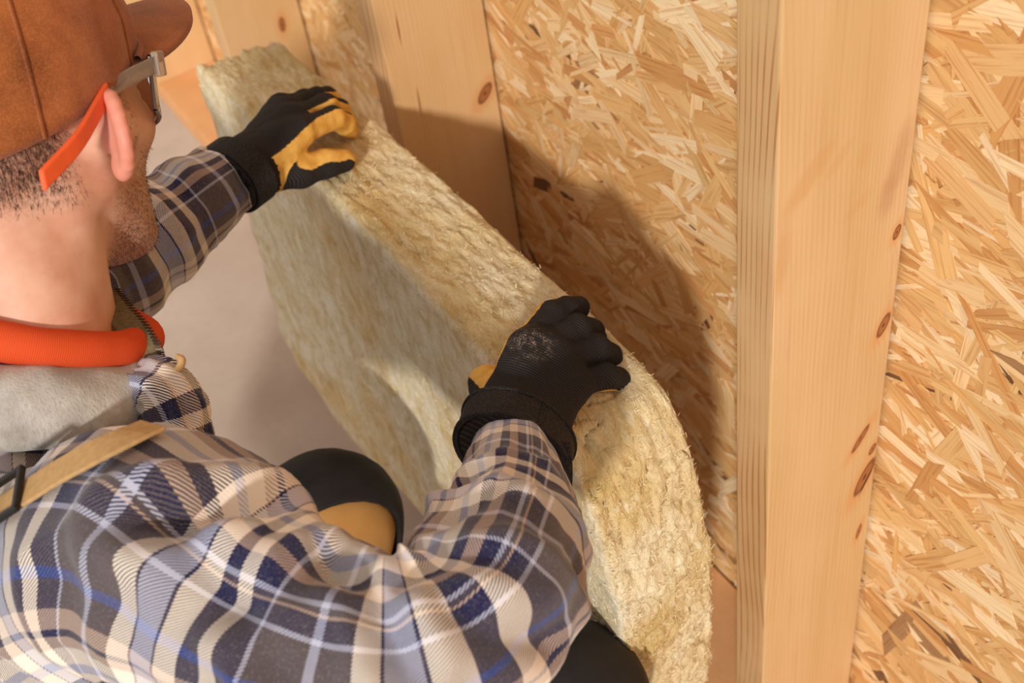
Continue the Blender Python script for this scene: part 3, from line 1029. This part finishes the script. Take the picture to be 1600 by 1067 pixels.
wrR = wrinkle(51, .0082, 14, 1.7, bend=[(.36, .09, 1.5, .006, 95.0), (.50, .06, 0.2, .004, 110.0)])
V_, F_, uv_ = tube(pathR, radR, 220, 140, ref=(0, 0, 1), disp=lambda S, A, V: (wrR(S, A, V) + fold_field(V, foldsR)) * np.clip((S.max() - S) / .09, 0.05, 1))
surfs = [(Vt, Ft), (V_, F_)]
sleeveR = mesh('sleeve', V_, F_, plaid_s, person, uv=uv_)
pathL = [np.array([-.68, 1.0, .84]), np.array([-.66, 1.05, .80]), P(60, 470, 1.16), P(150, 430, 1.20), P(230, 370, 1.235), P(300, 318, 1.265), P(352, 280, 1.29)]
radL = [.08, .078, .064, .058, .053, .045, .037]
V_, F_, uv_ = tube(pathL, radL, 150, 90, ref=(0, 0, 1), disp=wrinkle(71, .005, 16, 1.6, bend=[(.26, .08, 1.5, .006, 110.0)]))
mesh('sleeve', V_, F_, plaid_mat('plaid_left', .8, (.3, .7)), person, uv=uv_)

# neck coverings
axn = HF[2] * 1.0
an = axn / np.linalg.norm(axn)
e1 = np.cross([0, 1, 0], an); e1 /= np.linalg.norm(e1); e2 = np.cross(an, e1)     # e1 forward, e2 left


def ring(center, R1, R2, tilt, n=40, a0=0.0, a1=2 * math.pi, rise=0.0):
    out = []
    for a in np.linspace(a0, a1, n):
        out.append(center + e1 * R1 * math.cos(a) + e2 * R2 * math.sin(a) + an * (tilt * math.cos(a) + rise))
    return out


NC = hw((-.03, 0, -.150))
pts = ring(NC + an * .010, .078, .076, -.030, 37)
V_, F_, uv_ = tube(pts, [.0145] * 37, 180, 20, ref=tuple(an), disp=lambda S, A, V: .0016 * fbm(V * 30, 5, 2))
mesh('sweater_collar', V_, F_, rib_mat('orange_rib', (222, 84, 42), 4600), person, uv=uv_)

# grey hood bunched round the neck
lo = NC - .22; hi = NC + .22
G, ax = grid(lo, hi, .0042)
D = None
for (dz, R1, R2, r0, tl, a0_, a1_) in ((-.030, .080, .080, .028, -.022, -.35, -5.0), (-.086, .130, .132, .032, .000, -1.15, -4.4)):
    pts = ring(NC + an * dz - e1 * .015, R1, R2, tl, 25, a0_, a1_)
    for a, b in zip(pts[:-1], pts[1:]):
        d = sd_cap(G, a, b, r0, r0)
        D = d if D is None else smin(D, d, .009)
D = smin(D, sd_ell(G, NC - an * .085 - e1 * .11, (.07, .10, .045), np.stack([e1, e2, an])), .02)
gp = G.reshape(-1, 3)
mk = np.abs(D.ravel()) < .03
dn = np.zeros(len(gp)); dn[mk] = .005 * fbm(gp[mk] * 22, 81, 3) + .0015 * fbm(gp[mk] * 90, 85, 2)
D = D + dn.reshape(D.shape)
V_, F_ = surface_nets(D, ax)
mesh('hood', V_, F_, fleece_mat(), person)


bvhs = [BVHTree.FromPolygons([tuple(p) for p in v_], [tuple(q_) for q_ in f_]) for v_, f_ in surfs]


def on_cloth(px, py, off=.003):
    d = P(px, py, 1.0) - CAM; d = Vector(d / np.linalg.norm(d)); best_ = None
    for b_ in bvhs:
        h = b_.ray_cast(Vector(CAM), d)
        if h[0] is not None and (best_ is None or h[3] < best_[3]): best_ = h
    if best_ is None: return P(px, py, .93), -_f
    n_ = np.array(best_[1]); n_ = n_ if n_ @ -_f > 0 else -n_
    return np.array(best_[0]) + n_ * off, n_


# shoulder strap of the bib with its slider buckle
webm = plain('tan_webbing', (190, 152, 102), .8, .2, var=.08, scale=200)
pp = [on_cloth(x, y, .004) for x, y in ((-60, 850), (-20, 822), (20, 796), (60, 770), (100, 745), (150, 718), (200, 694), (240, 676))]
C_ = np.array([p_[0] for p_ in pp]); Nn = np.array([p_[1] for p_ in pp]); Nn = Nn * .5 + Nn.mean(0) * .5
C_ = catmull(C_, 24); Nn = catmull(Nn, 24); Tn = np.gradient(C_, axis=0)
Sd = np.cross(Nn, Tn)
V_, F_ = strip(C_, Sd, .024, .003, Nn)
web = bevel(mesh('shoulder_strap', V_, F_, webm, person, smooth=False), .0008, 2)
bc, bn = on_cloth(28, 790, .009)
tdir = Tn[10] / np.linalg.norm(Tn[10]); sdir = np.cross(bn, tdir); sdir /= np.linalg.norm(sdir)
blackp = plain('black_plastic', (26, 24, 24), .4, .4, var=.1)
for (ca_, cb_, la, lb) in ((-.015, 0, .004, .034), (.015, 0, .004, .034), (0, -.016, .034, .004), (0, .016, .034, .004)):
    c_ = bc + tdir * ca_ + sdir * cb_
    V_, F_ = strip([c_ - tdir * la / 2, c_ + tdir * la / 2], [sdir] * 2, lb, .005, [bn] * 2)
    bevel(mesh('buckle_bar', V_, F_, blackp, web, smooth=False), .001, 2)

# flannel collar lying under the hood, and the bunched shirt front
pts = ring(NC - an * .108 - e1 * .012, .116, .114, .004, 30, -2.6, .55)
V_, F_, uv_ = tube(pts, [.016] * 30, 120, 24, ref=tuple(an), flat=(1.25, .8), disp=wrinkle(121, .003, 20, 1.2))
mesh('shirt_collar', V_, F_, plaid_s, person, uv=uv_)
pts = [P(215, 600, .95), P(252, 612, .945), P(272, 650, .945), P(282, 700, .95), P(285, 760, .97)]
V_, F_, uv_ = tube(pts, [.014, .020, .022, .022, .020], 90, 60, disp=wrinkle(131, .009, 34, 2.2))
mesh('shirt_front', V_, F_, plaid_s, person, uv=uv_)
# open zip of the hooded jacket
olive = plain('olive_lining', (112, 98, 70), .9, .1, var=.2, scale=300)
zp = catmull([P(186, 452, 1.0), P(206, 478, .985), P(232, 510, .965), P(250, 545, .955), P(256, 575, .955)], 26)
zt = np.gradient(zp, axis=0)
V_, F_ = strip(zp - _r * .013, [_r] * 26, .026, .0025, [-_f] * 26)
flap = bevel(mesh('jacket_edge', V_, F_, olive, person, smooth=False), .0006, 1)
zv, zf = [], []
for k in range(30):
    c_ = catmull(zp, 30)[k]
    tt_ = zt[min(k, 25)]; tt_ = tt_ / np.linalg.norm(tt_)
    v1, f1 = strip([c_ - tt_ * .0009, c_ + tt_ * .0009], [_r] * 2, .005, .003, [-_f] * 2)
    f1 = [tuple(i_ + len(zv) for i_ in q_) for q_ in f1]; zv += list(map(tuple, v1)); zf += f1
mesh('zip_teeth', zv, zf, plain('dark_brass', (70, 56, 44), .35, .5, .8), flap, smooth=False)
pts = [P(268, 582, .935), P(280, 575, .932), P(284, 562, .932), P(276, 556, .934)]
V_, F_, _ = tube(pts, [.002, .003, .003, .002], 20, 10)
mesh('toggle_loop', V_, F_, webm, person)

# ------------------------------------------------------------------ gloves
def glove(name, wrist, cuff, mcp, fingers, thumb, dorsal_sign, thr, mat, thumb_dorsal, cuff_r, seed):
    allp = [wrist, cuff] + mcp + [p for f_ in fingers for p in f_] + thumb
    lo = np.min(allp, axis=0) - .055; hi = np.max(allp, axis=0) + .055
    G, ax = grid(lo, hi, .0019)
    n = np.cross(mcp[0] - wrist, mcp[3] - wrist); n /= np.linalg.norm(n)
    n = n * dorsal_sign
    side = mcp[0] - mcp[3]; side /= np.linalg.norm(side)
    axis = (mcp[1] + mcp[2]) / 2 - wrist; axis /= np.linalg.norm(axis)
    prims = []      # (field, dorsal)
    palm = None
    for k, mp in enumerate(mcp):
        wk = wrist + side * (.017 - .0115 * k)
        d = sd_cap(G, wk, mp, .0185, .0165 - .001 * (k == 3))
        palm = d if palm is None else smin(palm, d, .016)
    # wrist and cuff
    for off in (-.014, 0, .014):
        palm = smin(palm, sd_cap(G, wrist + side * off, cuff + side * off * 1.1, cuff_r - .012, cuff_r - .006), .012)
    palm = smin(palm, sd_cap(G, thumb[0], mcp[0] * .6 + wrist * .4, .017, .015), .016)
    prims.append((palm, n))
    for k, f_ in enumerate(fingers):
        pts_ = [mcp[k]] + f_
        rads = [.0130, .0122, .0115, .0102] if k != 3 else [.0120, .0112, .0104, .0094]
        fd_ = None
        for a, b, ra, rb in zip(pts_[:-1], pts_[1:], rads[:-1], rads[1:]):
            d = sd_cap(G, a, b, ra, rb)
            fd_ = d if fd_ is None else smin(fd_, d, .004)
        fa = pts_[-1] - pts_[0]; fa /= np.linalg.norm(fa)
        nd = n - fa * (n @ fa); nd /= np.linalg.norm(nd)
        prims.append((fd_, nd))
    td = None
    for a, b, ra, rb in zip(thumb[:-1], thumb[1:], [.0185, .0165, .0150], [.0165, .0150, .0125]):
        d = sd_cap(G, a, b, ra, rb); td = d if td is None else smin(td, d, .006)
    prims.append((td, thumb_dorsal / np.linalg.norm(thumb_dorsal)))
    D = prims[0][0]
    fing = prims[1][0]
    for p_ in prims[2:5]: fing = smin(fing, p_[0], .0022)
    D = smin(D, fing, .0055); D = smin(D, prims[5][0], .010)
    D = smax(D, (G - np.asarray(cuff, np.float32)) @ (-(wrist - cuff) / np.linalg.norm(wrist - cuff)).astype(np.float32), .003)
    V, Q = surface_nets(D, ax)
    N = vnormals(V, Q)
    gi = np.clip(np.round((V - lo) / .0019).astype(int), 0, np.array(D.shape) - 1)
    best = np.full(len(V), 1e9); lea = np.zeros(len(V))
    wsum = np.zeros(len(V))
    for k, (pf, nd) in enumerate(prims):
        dv_ = pf[gi[:, 0], gi[:, 1], gi[:, 2]]
        wgt_ = np.exp(-np.clip(dv_, 0, None) / .0025)
        lea += wgt_ * ((thr[1] if k == 5 else thr[0] + (.28 if k == 1 else 0.0)) - N @ nd); wsum += wgt_
    lea /= wsum + 1e-9
    # the cuff is knitted all round
    al = (V - wrist) @ axis
    lea = np.where(al < -.004, -1.0, lea) if True else lea
    lea = lea * 1.0
    # creases of the cloth
    V = V + N * (.0011 * fbm(V * 55, seed, 2) + .0007 * (0.5 - np.abs(fbm(V * np.array([110, 110, 110]), seed + 3, 2))))[:, None]
    rib = (V @ axis)
    o_ = mesh(name, V, Q, mat, person, attrs={'leather': lea, 'rib': rib})
    return o_, n, side, axis


wr = P(818, 648, 1.030); cu = P(800, 712, .985)
mcpR = [P(818, 548, 1.052), P(846, 546, 1.056), P(874, 566, 1.058), P(896, 602, 1.056)]
finR = [[P(860, 494, 1.088), P(884, 485, 1.106), P(904, 481, 1.120)],
        [P(902, 512, 1.088), P(924, 518, 1.118), P(936, 540, 1.146)],
        [P(930, 544, 1.086), P(951, 556, 1.114), P(957, 580, 1.142)],
        [P(946, 588, 1.078), P(964, 594, 1.102), P(967, 614, 1.126)]]
thR = [P(795, 640, 1.045), P(775, 612, 1.070), P(762, 600, 1.088), P(753, 606, 1.105)]
cam_dir = CAM - mcpR[1]
nR = np.cross(mcpR[0] - wr, mcpR[3] - wr)
sgnR = 1.0 if nR @ cam_dir > 0 else -1.0
gm = glove_mat('glove_right', dust=tuple(P(826, 532, 1.04)))
gR, ndR, sdR, axR = glove('glove', wr, cu, mcpR, finR, thR, sgnR, (.12, .1), gm, -_u * .8 - _r * .4, .036, 91)

wl = P(392, 256, 1.305); cl = P(352, 285, 1.285)
mcpL = [P(468, 207, 1.318), P(460, 187, 1.342), P(450, 174, 1.364), P(438, 168, 1.388)]
finL = [[P(520, 184, 1.355), P(538, 193, 1.385), P(546, 203, 1.41)],
        [P(508, 164, 1.385), P(530, 172, 1.415), P(542, 190, 1.44)],
        [P(494, 154, 1.405), P(512, 152, 1.435), P(520, 158, 1.46)],
        [P(476, 156, 1.42), P(490, 156, 1.44), P(498, 162, 1.46)]]
thL = [P(425, 268, 1.318), P(466, 268, 1.322), P(508, 256, 1.340), P(536, 251, 1.352)]
nL = np.cross(mcpL[0] - wl, mcpL[3] - wl)
sgnL = 1.0 if nL @ np.array([-.2, .1, 1.0]) > 0 else -1.0
gL, ndL, sdL, axL = glove('glove', wl, cl, mcpL, finL, thL, sgnL, (.30, .15), glove_mat('glove_left'), -_u * 1.0 - _f * .2, .037, 95)


# wrist straps: closed bands round the cuffs with a stitched border, the near one with a hanging end
strapm = NT('strap_weave', .8, .25)
sv = strapm.noise(strapm.coord('Object'), 900, 2)
strapm.color(strapm.mix(strapm.sstep(sv, .4, .7), lin((24, 21, 21)), lin((58, 52, 50)))); strapm.bump(sv, .4, .0008)
strapm = strapm.m


def band(gl_, c, axis, nrm, side, ra, rb, w, name='wrist_strap', arc=(0, 2 * math.pi), th=.003):
    pts, sd, up = [], [], []
    for a in np.linspace(arc[0], arc[1], 48):
        d = nrm * math.cos(a) * rb + side * math.sin(a) * ra
        pts.append(c + d); sd.append(axis); up.append(nrm * math.cos(a) / rb + side * math.sin(a) / ra)
    V_, F_ = strip(pts, sd, w, th, up)
    return bevel(mesh(name, V_, F_, strapm, gl_, smooth=False), .0008, 2)


def ortho(axis, side, n):
    axis = axis / np.linalg.norm(axis); side = side - axis * (side @ axis); side /= np.linalg.norm(side)
    nn_ = np.cross(axis, side); nn_ = nn_ if nn_ @ n > 0 else -nn_
    return axis, side, nn_


a_, s_, n_ = ortho(wr - cu, sdR, ndR)
band(gR, cu * .70 + wr * .30, a_, n_, s_, .0455, .0325, .032)
band(gR, cu * .98 + wr * .02, a_, n_, s_, .0455, .0325, .0045, 'strap_binding', th=.0045)
band(gR, cu * .40 + wr * .60, a_, n_, s_, .0455, .0325, .003, 'strap_binding', th=.0045)
hang = [P(876, 690, .985), P(880, 720, .98), P(880, 755, .985), P(876, 785, .99)]
V_, F_ = strip(catmull(hang, 12), [_r] * 12, .014, .004, [-_f] * 12)
bevel(mesh('strap_end', V_, F_, strapm, gR, smooth=False), .001, 2)
a_, s_, n_ = ortho(wl - cl, sdL, ndL)
band(gL, cl * .6 + wl * .4, a_, n_, s_, .0450, .0345, .026)

# ------------------------------------------------------------------ trousers and boots
tan = NT('canvas_tan', .85, .2)
n1_ = tan.noise(tan.coord(), 9, 4); n2_ = tan.noise(tan.coord(), 600, 2)
tan.color(tan.mix(tan.math('MULTIPLY', n2_, .3), tan.ramp(n1_, [(.3, lin((178, 126, 66))), (.7, lin((206, 154, 90)))]), lin((150, 104, 54)))); tan.bump(n2_, .3, .0008)
tan = tan.m
padm = plain('knee_pad_black', (34, 30, 29), .7, .25, var=.2, scale=40)


def leg(hip, knee, ankle, pad_arc=(-2.3, .48)):
    mid1 = hip * .5 + knee * .5; mid2 = knee * .55 + ankle * .45
    out = knee - (hip + ankle) / 2; out /= np.linalg.norm(out)
    path = [hip, mid1, knee * .8 + hip * .2 + out * .004, knee + out * .012, knee * .8 + ankle * .2, mid2, ankle]
    rad = [.088, .078, .066, .062, .060, .056, .05]
    V_, F_, uv_ = tube(path, rad, 120, 60, ref=tuple(out), disp=wrinkle(101, .004, 12, 1.5))
    lg = mesh('trouser_leg', V_, F_, tan, person, uv=uv_)
    path2 = [knee * .72 + hip * .28 + out * .004, knee * .88 + hip * .12 + out * .006, knee + out * .012, knee * .82 + ankle * .18 + out * .002, knee * .66 + ankle * .34]
    V_, F_, uv_ = tube(path2, [.070, .069, .066, .065, .063], 70, 60, ref=tuple(out), arc=pad_arc, disp=wrinkle(105, .003, 18, 1.5))
    kp = mesh('knee_pad', V_, F_, padm, lg)
    so_ = kp.modifiers.new('thick', 'SOLIDIFY'); so_.thickness = .006; so_.offset = 1
    # boot
    toe = ankle + np.array([.17, 0, 0]) * 1.0; toe[2] = .045
    heel = ankle + np.array([-.055, 0, 0]); heel[2] = .05
    G, ax = grid(np.minimum(np.minimum(toe, heel), ankle) - .08, np.maximum(np.maximum(toe, heel), ankle) + .09, .006)
    D = sd_cap(G, heel, toe, .048, .045); D = smin(D, sd_cap(G, ankle + np.array([0, 0, .06]), ankle * np.array([1, 1, 0]) + np.array([0, 0, .06]), .056, .05), .04)
    D = smax(D, -(G[..., 2] - .001), .004)
    V2, F2 = surface_nets(D, ax)
    mesh('boot', V2, F2, plain('boot_leather', (60, 44, 34), .6, .3), person)
    return lg


leg(np.array([-.80, .93, .42]), P(512, 822, 1.36), np.array([-.50, .90, .11]))
leg(np.array([-.80, .74, .42]), P(872, 1100, 1.17), np.array([-.47, .60, .11]), (-2.3, 1.9))
